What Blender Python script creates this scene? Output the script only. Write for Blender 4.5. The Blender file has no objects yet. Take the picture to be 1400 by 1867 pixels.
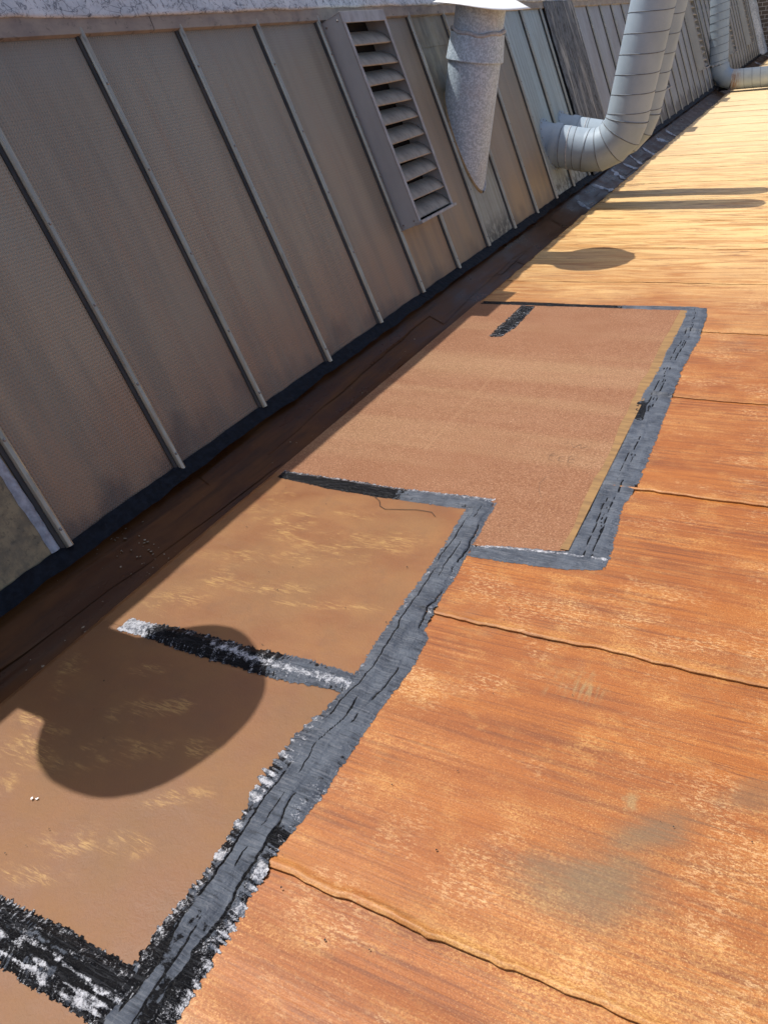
import bpy, bmesh, math, random
import numpy as np
from mathutils import Matrix, Vector
random.seed(7)
S = bpy.context.scene
COL = S.collection

# ------------------------------------------------------------------ frames
# roof frame: x away from the glazed wall up the slope, y along the gutter, z normal to the roof
SLOPE = math.radians(11.0)
T = Matrix.Rotation(-SLOPE, 4, 'Y')
ANG = math.radians(108.93)
F0 = Vector((.204, 0, .13))                       # foot of the glazed wall
WU = Vector((math.cos(ANG), 0, math.sin(ANG)))
WN = Vector((math.sin(ANG), 0, -math.cos(ANG)))
MW = T @ Matrix(((WN.x, 0, WU.x, F0.x), (0, 1, 0, 0), (WN.z, 0, WU.z, F0.z), (0, 0, 0, 1)))  # wall frame: n, y, s
def W(x, y, z): return T @ Vector((x, y, z))      # roof frame point -> world
def WP(n, y, s): return MW @ Vector((n, y, s))    # wall frame point -> world

# ------------------------------------------------------------------ camera, sky, sun, exposure
cd = bpy.data.cameras.new('camera'); cam = bpy.data.objects.new('camera', cd); COL.objects.link(cam)
cd.sensor_fit = 'HORIZONTAL'; cd.sensor_width = 36.0; cd.lens = 36.0 * 1408.6 / 1400.0
cd.clip_start = .02; cd.clip_end = 2000
Rc = Matrix(((0.88833741, 0.44630578, -0.10801758, 0), (-0.14805772, 0.50106156, 0.85265247, 0),
             (0.43466718, -0.74145025, 0.51119074, 0), (0, 0, 0, 1)))   # roof -> camera
cam.matrix_world = T @ Matrix.Translation((2.3543, 0, 1.5)) @ Rc.transposed()
S.camera = cam

SUN_L = T.to_3x3() @ Vector((.487, -.03, -1.0)).normalized()           # direction the light travels
sd = bpy.data.lights.new('sun', 'SUN'); sun = bpy.data.objects.new('sun', sd); COL.objects.link(sun)
sd.energy = 4.2; sd.angle = math.radians(.53); sd.color = (1.0, .955, .89)
sun.rotation_euler = SUN_L.to_track_quat('-Z', 'Y').to_euler()
wd = bpy.data.worlds.new('World'); S.world = wd; wd.use_nodes = True
nt = wd.node_tree; bg = nt.nodes['Background']
sky = nt.nodes.new('ShaderNodeTexSky'); sky.sky_type = 'NISHITA'; sky.sun_disc = False
sky.sun_elevation = math.asin(-SUN_L.z); sky.sun_rotation = math.atan2(-SUN_L.x, -SUN_L.y) % (2 * math.pi)
sky.air_density = .8; sky.dust_density = 2.5; sky.ozone_density = .3
nt.links.new(sky.outputs[0], bg.inputs[0]); bg.inputs[1].default_value = .15
S.view_settings.view_transform = 'Standard'; S.view_settings.look = 'None'
S.view_settings.exposure = 0.22; S.view_settings.gamma = 1.0; S.view_settings.use_curve_mapping = False
S.render.engine = 'CYCLES'

# ------------------------------------------------------------------ numpy noise
_rs = np.random.RandomState(3); _tab = _rs.rand(512, 512)
def vn(x, y, sd=0):
    x = np.asarray(x, float) + sd * 17.31; y = np.asarray(y, float) + sd * 9.77
    xi = np.floor(x).astype(int); yi = np.floor(y).astype(int); fx = x - xi; fy = y - yi
    fx = fx * fx * (3 - 2 * fx); fy = fy * fy * (3 - 2 * fy)
    a = _tab[xi % 512, yi % 512]; b = _tab[(xi + 1) % 512, yi % 512]; c = _tab[xi % 512, (yi + 1) % 512]; d = _tab[(xi + 1) % 512, (yi + 1) % 512]
    return (a * (1 - fx) + b * fx) * (1 - fy) + (c * (1 - fx) + d * fx) * fy
def fbm(x, y, sd=0, o=4):
    r = 0; am = .5; f = 1
    for i in range(o): r = r + am * vn(np.asarray(x) * f, np.asarray(y) * f, sd + i * 3); am *= .5; f *= 2
    return r / (1 - .5 ** o)
def sstep(a, b, x):
    t = np.clip((np.asarray(x, float) - a) / (b - a), 0, 1); return t * t * (3 - 2 * t)

# ------------------------------------------------------------------ object helpers
def link(o): COL.objects.link(o); return o
def tag(o, label=None, cat=None, group=None, kind=None):
    if label: o['label'] = label
    if cat: o['category'] = cat
    if group: o['group'] = group
    if kind: o['kind'] = kind
    return o
def empty(name, mat, label, cat, group=None):
    o = link(bpy.data.objects.new(name, None)); o.empty_display_size = .1; o.matrix_world = mat
    return tag(o, label, cat, group)
def put(name, me, m, parent=None, mat=None):
    o = link(bpy.data.objects.new(name, me))
    if m and not me.materials: me.materials.append(m)
    if parent: o.parent = parent
    if mat is not None:
        if parent: o.matrix_local = mat
        else: o.matrix_world = mat
    return o
def mesh(vs, fs, smooth=False):
    me = bpy.data.meshes.new('m'); me.from_pydata([tuple(v) for v in vs], [], fs)
    if smooth: me.polygons.foreach_set('use_smooth', [True] * len(me.polygons))
    me.update(); return me
def npmesh(co, quads, smooth=True, attrs=None):
    """co (n,3), quads (m,4) numpy -> mesh, unused vertices dropped"""
    used = np.zeros(len(co), bool); used[quads.ravel()] = True
    idx = np.cumsum(used) - 1; co = co[used]; quads = idx[quads]
    me = bpy.data.meshes.new('m'); me.vertices.add(len(co)); me.vertices.foreach_set('co', co.astype(np.float32).ravel())
    me.loops.add(quads.size); me.loops.foreach_set('vertex_index', quads.astype(np.int32).ravel())
    me.polygons.add(len(quads)); me.polygons.foreach_set('loop_start', np.arange(0, quads.size, 4, dtype=np.int32))
    me.polygons.foreach_set('use_smooth', np.full(len(quads), smooth))
    for k, a in (attrs or {}).items():
        at = me.attributes.new(k, 'FLOAT', 'POINT'); at.data.foreach_set('value', a[used].astype(np.float32))
    me.update(calc_edges=True); me.validate(); return me
def gridquads(nu, nv):
    i = np.arange(nu - 1)[:, None] * nv + np.arange(nv - 1)[None, :]
    return np.stack([i, i + nv, i + nv + 1, i + 1], -1)         # (nu-1,nv-1,4)
def box(x0, x1, y0, y1, z0, z1, bev=0):
    bm = bmesh.new(); bmesh.ops.create_cube(bm, size=1)
    for v in bm.verts: v.co = ((x0 + x1) / 2 + v.co.x * (x1 - x0), (y0 + y1) / 2 + v.co.y * (y1 - y0), (z0 + z1) / 2 + v.co.z * (z1 - z0))
    if bev: bmesh.ops.bevel(bm, geom=bm.edges[:], offset=bev, segments=1, affect='EDGES')
    me = bpy.data.meshes.new('m'); bm.to_mesh(me); bm.free(); return me
def extrude_s(profile, s0, s1, closed=True):
    """profile of (n,y) extruded along s, in wall coordinates"""
    n = len(profile); vs = [(p[0], p[1], s0) for p in profile] + [(p[0], p[1], s1) for p in profile]
    fs = [(i, (i + 1) % n, n + (i + 1) % n, n + i) for i in range(n if closed else n - 1)]
    if closed: fs += [tuple(range(n))[::-1], tuple(range(n, 2 * n))]
    return mesh(vs, fs)
def basis(d):
    d = Vector(d).normalized(); a = Vector((0, 1, 0)) if abs(d.y) < .9 else Vector((1, 0, 0))
    u = d.cross(a).normalized(); return u, d.cross(u).normalized()
def tube(pts, r, seg=40, split=True, caps=False, radii=None):
    """mitred tube along a polyline; with split each section is shaded on its own"""
    pts = [Vector(p) for p in pts]; n = len(pts); rings = []
    u0 = None
    for i, p in enumerate(pts):
        a = (pts[i] - pts[i - 1]).normalized() if i else (pts[1] - pts[0]).normalized()
        b = (pts[i + 1] - pts[i]).normalized() if i < n - 1 else a
        t = (a + b).normalized()
        if u0 is None: u, v = basis(a); u0 = u
        u = (u0 - a * u0.dot(a)).normalized(); v = a.cross(u).normalized(); u0 = u
        rr = radii[i] if radii else r; ring = []
        for k in range(seg):
            th = 2 * math.pi * k / seg; q = u * (math.cos(th) * rr) + v * (math.sin(th) * rr)
            q = q - a * (q.dot(t) / a.dot(t))                     # slide along the section onto the mitre plane
            ring.append(p + q)
        rings.append(ring)
    vs = []; fs = []
    if split:
        for i in range(n - 1):
            o = len(vs); vs += rings[i] + rings[i + 1]
            fs += [(o + k, o + (k + 1) % seg, o + seg + (k + 1) % seg, o + seg + k) for k in range(seg)]
    else:
        for i in range(n):
            vs += rings[i]
            if i < n - 1: fs += [(i * seg + k, i * seg + (k + 1) % seg, (i + 1) * seg + (k + 1) % seg, (i + 1) * seg + k) for k in range(seg)]
    nf = len(fs)
    if caps:
        o = len(vs); vs += rings[0] + rings[-1]; fs += [tuple(range(o, o + seg))[::-1], tuple(range(o + seg, o + 2 * seg))]
    me = mesh(vs, fs); me.polygons.foreach_set('use_smooth', [i < nf for i in range(len(fs))]); return me
def ring_pts(c, d, r, n=48):
    u, v = basis(d); return [Vector(c) + u * (r * math.cos(2 * math.pi * k / n)) + v * (r * math.sin(2 * math.pi * k / n)) for k in range(n + 1)]
def helix(c, d, r, length, pitch, ph=0, per=30):
    u, v = basis(d); d = Vector(d).normalized(); n = int(length / pitch * per)
    return [Vector(c) + d * (length * k / n) + u * (r * math.cos(ph + 2 * math.pi * k / per)) + v * (r * math.sin(ph + 2 * math.pi * k / per)) for k in range(n + 1)]

# ------------------------------------------------------------------ material helper
class Mat:
    def __init__(s, name, rough=.6, spec=.5, metal=0):
        s.m = bpy.data.materials.new(name); s.m.use_nodes = True; s.t = s.m.node_tree; s.b = s.t.nodes['Principled BSDF']
        s.b.inputs['Roughness'].default_value = rough; s.b.inputs['Specular IOR Level'].default_value = spec; s.b.inputs['Metallic'].default_value = metal
        s.tc = s.t.nodes.new('ShaderNodeTexCoord'); s.oc = s.tc.outputs['Object']; s.sep = None
    def L(s, a, b): s.t.links.new(a, b)
    def setv(s, sock, v):
        if hasattr(v, 'is_linked') or isinstance(v, bpy.types.NodeSocket): s.L(v, sock)
        else: sock.default_value = (*v, 1) if isinstance(v, (tuple, list)) and len(v) == 3 and sock.type == 'RGBA' else v
    def n(s, kind, **kw):
        x = s.t.nodes.new(kind)
        for k, v in kw.items(): setattr(x, k, v)
        return x
    def xyz(s):
        if not s.sep: s.sep = s.n('ShaderNodeSeparateXYZ'); s.L(s.oc, s.sep.inputs[0])
        return s.sep.outputs
    def vec(s, sc=(1, 1, 1), loc=(0, 0, 0), rot=(0, 0, 0)):
        m = s.n('ShaderNodeMapping'); s.L(s.oc, m.inputs[0]); m.inputs['Scale'].default_value = sc; m.inputs['Location'].default_value = loc; m.inputs['Rotation'].default_value = rot
        return m.outputs[0]
    def noise(s, sc=(1, 1, 1), scale=1, det=4, rough=.55, dist=0, loc=(0, 0, 0), rot=(0, 0, 0)):
        x = s.n('ShaderNodeTexNoise'); s.L(s.vec(sc, loc, rot), x.inputs['Vector']); x.inputs['Scale'].default_value = scale
        x.inputs['Detail'].default_value = det; x.inputs['Roughness'].default_value = rough; x.inputs['Distortion'].default_value = dist
        return x.outputs['Fac']
    def voro(s, scale, sc=(1, 1, 1), feature='F1', out='Distance', rnd=1):
        x = s.n('ShaderNodeTexVoronoi', feature=feature); s.L(s.vec(sc), x.inputs['Vector']); x.inputs['Scale'].default_value = scale; x.inputs['Randomness'].default_value = rnd
        return x.outputs[out]
    def ramp(s, f, a, b, v0=0., v1=1., smooth=True):
        x = s.n('ShaderNodeMapRange', interpolation_type='SMOOTHSTEP' if smooth else 'LINEAR'); s.setv(x.inputs[0], f)
        for i, v in zip((1, 2, 3, 4), (a, b, v0, v1)): x.inputs[i].default_value = v
        return x.outputs[0]
    def math(s, op, a, b=0., c=None):
        x = s.n('ShaderNodeMath', operation=op); s.setv(x.inputs[0], a); s.setv(x.inputs[1], b)
        if c is not None: s.setv(x.inputs[2], c)
        return x.outputs[0]
    def mul(s, a, b): return s.math('MULTIPLY', a, b)
    def add(s, a, b): return s.math('ADD', a, b)
    def mix(s, f, a, b, blend='MIX'):
        x = s.n('ShaderNodeMix', data_type='RGBA', blend_type=blend); s.setv(x.inputs[0], f); s.setv(x.inputs[6], a); s.setv(x.inputs[7], b)
        return x.outputs[2]
    def attr(s, name): x = s.n('ShaderNodeAttribute', attribute_name=name); return x.outputs['Fac']
    def blob(s, cx, cy, rx, ry, rot=0., wob=.5, sc=8, edge=.5):
        """soft spot on a surface, outline broken by noise (1 inside)"""
        o = s.xyz(); dx = s.math('SUBTRACT', o[0], cx); dy = s.math('SUBTRACT', o[1], cy); c, q = math.cos(rot), math.sin(rot)
        u = s.math('DIVIDE', s.add(s.mul(dx, c), s.mul(dy, q)), rx); v = s.math('DIVIDE', s.add(s.mul(dx, -q), s.mul(dy, c)), ry)
        d = s.math('SQRT', s.add(s.mul(u, u), s.mul(v, v)))
        d = s.add(d, s.mul(s.math('SUBTRACT', s.noise(scale=sc, det=5), .5), wob * 2))
        return s.ramp(d, 1 - edge, 1 + edge * .4, 1, 0)
    def bump(s, h, dist=.002, strength=1.):
        x = s.n('ShaderNodeBump'); s.L(h, x.inputs['Height']); x.inputs['Distance'].default_value = dist; x.inputs['Strength'].default_value = strength
        s.L(x.outputs[0], s.b.inputs['Normal']); return s
    def col(s, c): s.setv(s.b.inputs['Base Color'], c); return s
    def rgh(s, r): s.setv(s.b.inputs['Roughness'], r); return s

def wear_roof():
    M = Mat('weathered_orange_roof_coating', .55, .45)
    x, y, z = M.xyz()
    st = M.noise((1.8, 48, 1), 1, 5, .6); st2 = M.noise((4.5, 130, 1), 1, 4, .6, .3); st3 = M.noise((.5, 9, 1), 1, 4, .55)
    big = M.noise((1.0, 1.3, 1), 1.6, 4, .55, loc=(3, 1, 0)); mid = M.noise((1, 1.4, 1), 7, 6, .62)
    grain = M.noise(scale=260, det=4, rough=.75); grit = M.noise((.8, 1.3, 1), 150, 5, .75)
    ln = M.noise((1.3, 70, 1), 1, 3, .5, .15, loc=(0, 3, 0)); lm = M.ramp(M.noise((.8, 2.5, 1), 1.6, 3, .5, loc=(5, 5, 0)), .42, .58)
    c = M.mix(M.ramp(st3, .3, .72), (.365, .116, .018), (.268, .075, .013))
    c = M.mix(M.mul(M.mul(M.ramp(st, .48, .66), .8), M.ramp(M.noise(scale=2.3, det=3, loc=(9, 4, 0)), .38, .6, .25, 1)), c, (.165, .048, .014))
    c = M.mix(M.mul(M.mul(M.ramp(st2, .50, .64), .75), M.ramp(M.noise(scale=1.7, det=3, loc=(2, 9, 0)), .38, .6, .3, 1)), c, (.155, .045, .014))
    c = M.mix(M.mul(M.mul(M.ramp(ln, .55, .60), lm), M.ramp(grit, .35, .6, .15, .6)), c, (.135, .038, .012)); c = M.mix(M.mul(M.mul(M.ramp(ln, .45, .40), lm), M.ramp(grit, .4, .6, 0, .4)), c, (.56, .27, .085))
    # pale worn film: patchy, broken by the streaks and by fine grit
    w = M.add(M.mul(M.ramp(big, .46, .76), .5), M.mul(M.ramp(mid, .46, .72), .5))
    w = M.mul(w, M.ramp(M.add(M.mul(grit, .7), M.mul(st2, .3)), .42, .58))
    w = M.mul(w, 1.15)
    edge = M.attr('edge')
    w = M.add(w, M.mul(edge, M.ramp(mid, .25, .6, .2, .75)))
    w = M.math('MINIMUM', w, .92)
    c = M.mix(M.mul(w, .8), c, (.64, .345, .105))
    ck = M.mul(M.ramp(M.noise((1, 1.3, 1), 3.4, 4, .6, loc=(6, 1, 0)), .50, .64), M.ramp(M.noise((.7, 1.6, 1), 85, 5, .8), .50, .58))
    c = M.mix(M.mul(ck, .52), c, (.68, .43, .20))
    # old, never repainted far part: paler and yellower, plus painted sheen and dark streaks
    far = M.ramp(M.add(y, M.mul(M.math('SUBTRACT', big, .5), 2.2)), 3.6, 7.2)
    fc = M.mix(M.ramp(M.noise((1.1, 8, 1), 1, 6, .66, 1.6), .36, .58), (.50, .255, .075), (.80, .545, .23))
    fc = M.mix(M.mul(M.ramp(M.noise((1.2, 14, 1), 1, 6, .7, 1.8, loc=(4, 2, 0)), .535, .62), .9), fc, (.25, .12, .042))
    fc = M.mix(M.ramp(y, 6.5, 15, 0, .6), fc, (.90, .74, .45))  # cream grows with distance, grazing sheen painted in on top of wear
    c = M.mix(M.mul(far, .9), c, fc)
    # grey damp stains and scuffs
    s1 = M.math('MAXIMUM', M.blob(2.16, .985, .15, .10, .3, .9, 7, .9), M.blob(2.245, 1.15, .13, .05, .75, .8, 9, .9))
    s1 = M.mul(s1, M.ramp(M.add(M.mul(mid, .5), M.mul(st2, .5)), .30, .55, .6, 1))
    s1 = M.math('MAXIMUM', s1, M.mul(M.blob(2.5, 1.36, .16, .05, .5, .9, 16), .6))
    s2 = M.math('MAXIMUM', M.mul(M.blob(2.19, 1.205, .018, .03, 0, 1.2, 60, .8), .9), M.mul(M.mul(M.blob(1.985, 1.53, .075, .06, 0, 1.4, 14, .9), M.ramp(M.noise((90, 14, 1), 1, 3, .6, rot=(0, 0, .9)), .4, .6)), .9))
    c = M.mix(M.mul(s2, .75), c, (.30, .20, .085))
    c = M.mix(M.mul(M.ramp(M.noise(scale=3.1, det=6, rough=.65, loc=(7, 2, 0)), .60, .78), .5), c, (.24, .15, .08))
    c = M.mix(M.ramp(grain, .36, .52, .40, 0), c, (.14, .05, .016))
    c = M.mix(M.mul(M.ramp(grain, .55, .68), M.ramp(big, .35, .65, .12, .5)), c, (.80, .52, .22))
    c = M.mix(M.mul(s1, .75), c, M.mix(grain, (.10, .068, .036), (.19, .135, .075)))
    M.col(c); M.rgh(M.ramp(st3, .3, .7, .46, .64))
    h = M.add(M.mul(grain, .35), M.add(M.mul(st2, .5), M.mul(mid, .5)))
    return M.bump(h, .0022, .8).m

def patch_mat(kind):
    M = Mat('new_felt_patch_' + kind, .55, .4); x, y, z = M.xyz()
    grain = M.noise(scale=170, det=4, rough=.8); mid = M.noise((1, 1.5, 1), 4, 5, .6); band = M.noise((.25, 3.0, 1), 1, 3, .5, loc=(1, .4, 0))
    if kind == 'granular':
        c = M.mix(M.ramp(band, .42, .68), (.245, .102, .043), (.315, .172, .082))
        c = M.mix(M.ramp(mid, .35, .7, 0, .35), c, (.32, .158, .082))
        c = M.mix(M.ramp(grain, .36, .52, .65, 0), c, (.10, .042, .022))
        c = M.mix(M.ramp(grain, .53, .66, 0, .6), c, (.52, .355, .225))
        c = M.mix(M.mul(M.blob(1.02, 3.2, .010, .7, 0, 1.2, 9), .06), c, (.66, .45, .25))
        M.col(c); M.rgh(.75); return M.bump(grain, .0025, .9).m
    c = M.mix(M.ramp(mid, .3, .72), (.218, .086, .030), (.272, .126, .042))
    c = M.mix(M.ramp(M.noise((1.2, .8, 1), 1.7, 4, .6, loc=(2, 5, 0)), .42, .66, 0, .65), c, (.208, .108, .041))
    c = M.mix(M.mul(M.ramp(M.noise((2, 60, 1), 1, 4), .5, .75), .22), c, (.22, .10, .05))
    c = M.mix(M.mul(M.ramp(M.noise((1, 1, 1), 9, 6, .7, loc=(4, 4, 0)), .5, .75), .35), c, (.15, .075, .038))
    if kind == 'brown': c = M.mix(.22, c, (.10, .045, .022))
    if kind == 'scuffed': sp = [(1.06, 1.93, .24, .10, .2), (.86, 1.78, .34, .05, .25), (.78, 1.98, .10, .12, .2), (.72, 1.62, .06, .10, 0), (.93, 1.62, .18, .04, .2), (.62, 2.1, .07, .13, 0), (1.15, 1.6, .2, .03, .2), (1.24, 2.02, .10, .05, .1), (.66, 1.45, .12, .08, .5), (1.0, 2.12, .12, .03, .1)]
    else: sp = [(.70, .80, .11, .085, .2), (.93, .86, .16, .06, .6), (1.12, .95, .09, .04, .4), (.88, 1.0, .08, .05, .4), (1.2, .82, .1, .03, .5), (1.0, .52, .12, .03, .3), (.98, 1.06, .07, .035, .5), (1.03, .62, .10, .05, .4), (.72, .70, .05, .11, .3), (.62, .87, .06, .03, .2), (1.16, .66, .08, .04, .3), (.80, 1.15, .07, .03, .4), (.58, 1.05, .05, .1, .5)]
    sc = None
    for (a, b, rx, ry, ro) in sp:
        q = M.blob(a, b, rx, ry, ro, .5, 12, .6); sc = q if sc is None else M.math('MAXIMUM', sc, q)
    tread = M.math('MULTIPLY', M.ramp(M.noise((16, 120, 1), 1, 4, .65, 1.2, rot=(0, 0, .5)), .44, .60), M.ramp(M.noise((5, 14, 1), 1, 6, .72, .8), .42, .60))
    c = M.mix(M.mul(M.mul(sc, tread), .75), c, (.46, .27, .09))
    c = M.mix(M.mul(M.ramp(M.noise((5, 30, 1), 1, 6, .7, 1, rot=(0, 0, .7)), .66, .76), .5), c, (.20, .075, .035))
    c = M.mix(M.ramp(grain, .3, .6, .25, 0), c, (.16, .08, .04))
    M.col(c); M.rgh(M.ramp(mid, .3, .7, .46, .62)); return M.bump(M.add(M.add(M.mul(grain, .6), mid), M.mul(M.noise(scale=24, det=5, rough=.7), .6)), .0025, .8).m

def tar_mat():
    M = Mat('bitumen_sealant', .3, .5)
    fr = M.attr('fresh_or_crack'); sk = M.attr('film_glint'); n1 = M.noise(scale=60, det=5, rough=.7); n2 = M.noise(scale=210, det=4, rough=.8); n3 = M.noise(scale=430, det=2, rough=.6); n4 = M.noise(scale=14, det=4, rough=.6); n5 = M.noise((16, 190, 16), 1, 3, .6, .6)
    f = M.ramp(M.add(fr, M.mul(M.math('SUBTRACT', n1, .5), 1.5)), .38, .58)
    nz = M.add(M.mul(M.math('SUBTRACT', n2, .5), 1.7), M.mul(M.math('SUBTRACT', n3, .5), .9))
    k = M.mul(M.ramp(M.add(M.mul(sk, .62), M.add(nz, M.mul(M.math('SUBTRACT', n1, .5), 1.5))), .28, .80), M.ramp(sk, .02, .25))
    c = M.mix(f, M.mix(M.ramp(n4, .3, .7), (.036, .046, .066), (.095, .112, .140)), (.0035, .0035, .0045))  # bluish tint of the grey tar paints in the reflected sky
    c = M.mix(M.mul(M.ramp(n5, .50, .66), M.ramp(f, 0, 1, .55, .12)), c, (.155, .165, .185))
    c = M.mix(M.mul(M.ramp(n5, .46, .34), M.ramp(f, 0, 1, .6, 0)), c, (.016, .018, .022))
    c = M.mix(M.mul(M.ramp(n2, .56, .70), M.ramp(f, 0, 1, .35, .12)), c, (.28, .29, .31))
    c = M.mix(k, c, M.mix(M.ramp(n1, .35, .6), (.30, .305, .33), (.70, .705, .74)))  # pale base: dry-brushed silvery film, with sun glints painted in
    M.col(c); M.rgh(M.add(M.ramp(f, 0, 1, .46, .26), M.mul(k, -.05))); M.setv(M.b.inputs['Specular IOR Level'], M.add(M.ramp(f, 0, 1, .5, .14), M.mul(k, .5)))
    h = M.add(M.add(M.mul(n1, .9), M.mul(n5, .45)), M.mul(n4, .9))
    h = M.add(M.add(h, M.mul(n2, M.ramp(sk, 0, .8, .5, .9))), M.mul(M.mul(n3, sk), .5))
    return M.bump(h, .006, 1.0).m

def simple(name, c0, c1, rough=.5, spec=.5, metal=0, sc=(1, 1, 1), scale=6, bump=.0005, det=5, dark=None, lo=.35, hi=.7):
    M = Mat(name, rough, spec, metal); nz = M.noise(sc, scale, det, .6)
    c = M.mix(M.ramp(nz, lo, hi), c0, c1)
    if dark: c = M.mix(M.mul(M.ramp(M.noise(sc, scale * 2.7, 6, .7, .5, loc=(5, 3, 1)), .55, .75), dark[1]), c, dark[0])
    M.col(c); M.rgh(M.ramp(nz, .2, .8, rough - .07, rough + .1)); return M.bump(nz, bump, .7).m

def gutter_mat():
    M = Mat('wet_dark_gutter_felt', .34, .16); n1 = M.noise((3, 1.2, 3), 2.2, 5, .6); n2 = M.noise((26, 1.5, 20), 1, 4, .6); g = M.noise(scale=120, det=4, rough=.7)
    c = M.mix(M.ramp(n1, .35, .7), (.062, .020, .0045), (.118, .044, .012))
    c = M.mix(M.mul(M.ramp(n2, .5, .75), .6), c, (.024, .010, .004))
    c = M.mix(M.mul(M.ramp(M.noise(scale=33, det=5, rough=.7), .64, .72), .22), c, (.15, .09, .05))
    x, y, z = M.xyz(); c = M.mix(M.ramp(M.add(y, M.mul(n1, 2)), 5.5, 9.5, 0, .5), c, (.045, .037, .032))
    M.col(c); M.rgh(M.ramp(n1, .3, .7, .24, .5)); return M.bump(M.add(n1, M.mul(g, .15)), .002, .6).m

def glass_mat(tint):
    M = Mat('dirty_obscured_glass_' + tint, .36, .5); n_, y, s = M.xyz()
    st = M.noise((1, 6, .5), 1.2, 4, .55); bl = M.noise((1, 1.2, 1.2), 1.6, 3, .5, loc=(2, 7, 1)); fine = M.noise((1, 40, 1.5), 1, 4, .6)
    base, warm, low = {'grey': ((.330, .302, .226), (.388, .310, .203), (.362, .220, .124)), 'amber': ((.32, .28, .20), (.42, .32, .19), (.42, .27, .14)),
                       'brown': ((.290, .262, .200), (.340, .265, .175), (.40, .265, .135))}[tint]
    c = M.mix(M.ramp(M.add(s, M.mul(M.math('SUBTRACT', bl, .5), 1.2)), 1.5, .55), base, warm)  # warmer downwards: dirt, and bounce from the sunlit roof painted in
    c = M.mix(M.ramp(M.add(s, M.mul(M.math('SUBTRACT', bl, .5), .5)), .62, .10), c, low)
    c = M.mix(M.mul(M.ramp(st, .42, .66), .55), c, (.205, .178, .128))
    oi = M.n('ShaderNodeObjectInfo'); c = M.mix(M.mul(oi.outputs['Random'], .30), c, (.21, .17, .125))
    c = M.mix(M.mul(M.ramp(M.noise((1, 14, .45), 1, 5, .65, loc=(0, 4, 2)), .52, .68), M.ramp(s, .2, 1.3, .5, .25)), c, (.36, .235, .145))
    c = M.mix(M.mul(M.ramp(fine, .5, .8), .14), c, (.42, .38, .33))
    # grime risen from the gutter, drawn up in uneven tongues
    g = M.ramp(M.add(s, M.mul(M.math('SUBTRACT', M.noise((1, 4.5, 2.6), 1, 5, .55), .5), -.55)), .0, .16, 1, 0)
    c = M.mix(M.mul(g, M.ramp(bl, .3, .7, .25, .7)), c, (.090, .070, .058))
    c = M.mix(M.mul(M.ramp(s, 1.60, 1.40, 1, 0), .45), c, (.235, .228, .195))
    M.col(c); M.rgh(M.ramp(bl, .3, .7, .32, .46))
    w1 = M.math('SINE', M.mul(y, 2 * math.pi / .0135)); w2 = M.math('SINE', M.mul(s, 2 * math.pi / .0135))
    return M.bump(M.add(M.add(M.mul(w1, w2), w1), M.mul(bl, 6)), .0009, .9).m

def panel_mat(kind):
    M = Mat('metal_panel_' + kind, .5, .5, .25); n_, y, s = M.xyz()
    st = M.noise((1, 22, .7), 1, 5, .6); mo = M.noise(scale=16, det=6, rough=.7); bl = M.noise((1, 2, 1), 2, 4, .55, loc=(3, 1, 2))
    if kind == 'pale':
        c = M.mix(M.ramp(st, .35, .7), (.42, .47, .45), (.29, .32, .30)); c = M.mix(M.mul(M.ramp(bl, .5, .75), .5), c, (.26, .24, .19))
        c = M.mix(M.mul(M.ramp(M.math('ABSOLUTE', M.math('SUBTRACT', s, .05)), .0, .16, 1, 0), M.ramp(mo, .4, .6)), c, (.09, .09, .08))
    elif kind == 'mottled':
        c = M.mix(M.ramp(mo, .38, .62), (.33, .255, .135), (.20, .165, .10)); c = M.mix(M.mul(M.ramp(M.noise(scale=42, det=5, rough=.75), .52, .66), .6), c, (.085, .075, .05))
        c = M.mix(M.ramp(bl, .5, .8, 0, .6), c, (.13, .12, .09))
    elif kind == 'stained':
        c = M.mix(M.ramp(M.noise((1, 4, 1.4), 1.5, 6, .65), .35, .65), (.30, .265, .18), (.12, .105, .075)); c = M.mix(M.ramp(s, .75, .35, 0, .8), c, M.mix(M.ramp(st, .35, .7), (.40, .40, .34), (.26, .25, .19)))
        c = M.mix(M.mul(M.ramp(s, .22, .04), M.ramp(mo, .35, .55)), c, (.09, .09, .075))
    else:
        c = M.mix(M.ramp(bl, .3, .7), (.37, .385, .40), (.30, .295, .295)); c = M.mix(M.mul(M.ramp(st, .45, .75), .5), c, (.2, .19, .18))
        g = M.ramp(M.add(s, M.mul(M.math('SUBTRACT', M.noise((1, 5, 2), 1, 6, .65), .5), -.6)), .10, .22, 1, 0); c = M.mix(M.mul(g, .8), c, (.09, .082, .078))
    M.col(c); M.rgh(M.ramp(mo, .3, .7, .42, .6)); return M.bump(M.add(mo, st), .0006, .6).m

def galv_mat():
    M = Mat('galvanised_spangle', .42, .5, .08)
    v = M.voro(110, out='Color'); sp = M.n('ShaderNodeSeparateColor'); M.L(v, sp.inputs[0]); n1 = M.noise(scale=5, det=5, rough=.6); n2 = M.noise(scale=75, det=4, rough=.7)
    c = M.mix(M.ramp(M.add(M.mul(sp.outputs[0], .45), M.mul(n2, .7)), .4, .8), (.34, .425, .50), (.55, .655, .74))
    c = M.mix(M.mul(M.ramp(n1, .5, .75), .35), c, (.42, .38, .36))
    M.col(c); M.rgh(M.ramp(sp.outputs[1], 0, 1, .38, .6)); return M.bump(n2, .0004, .4).m

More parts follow.
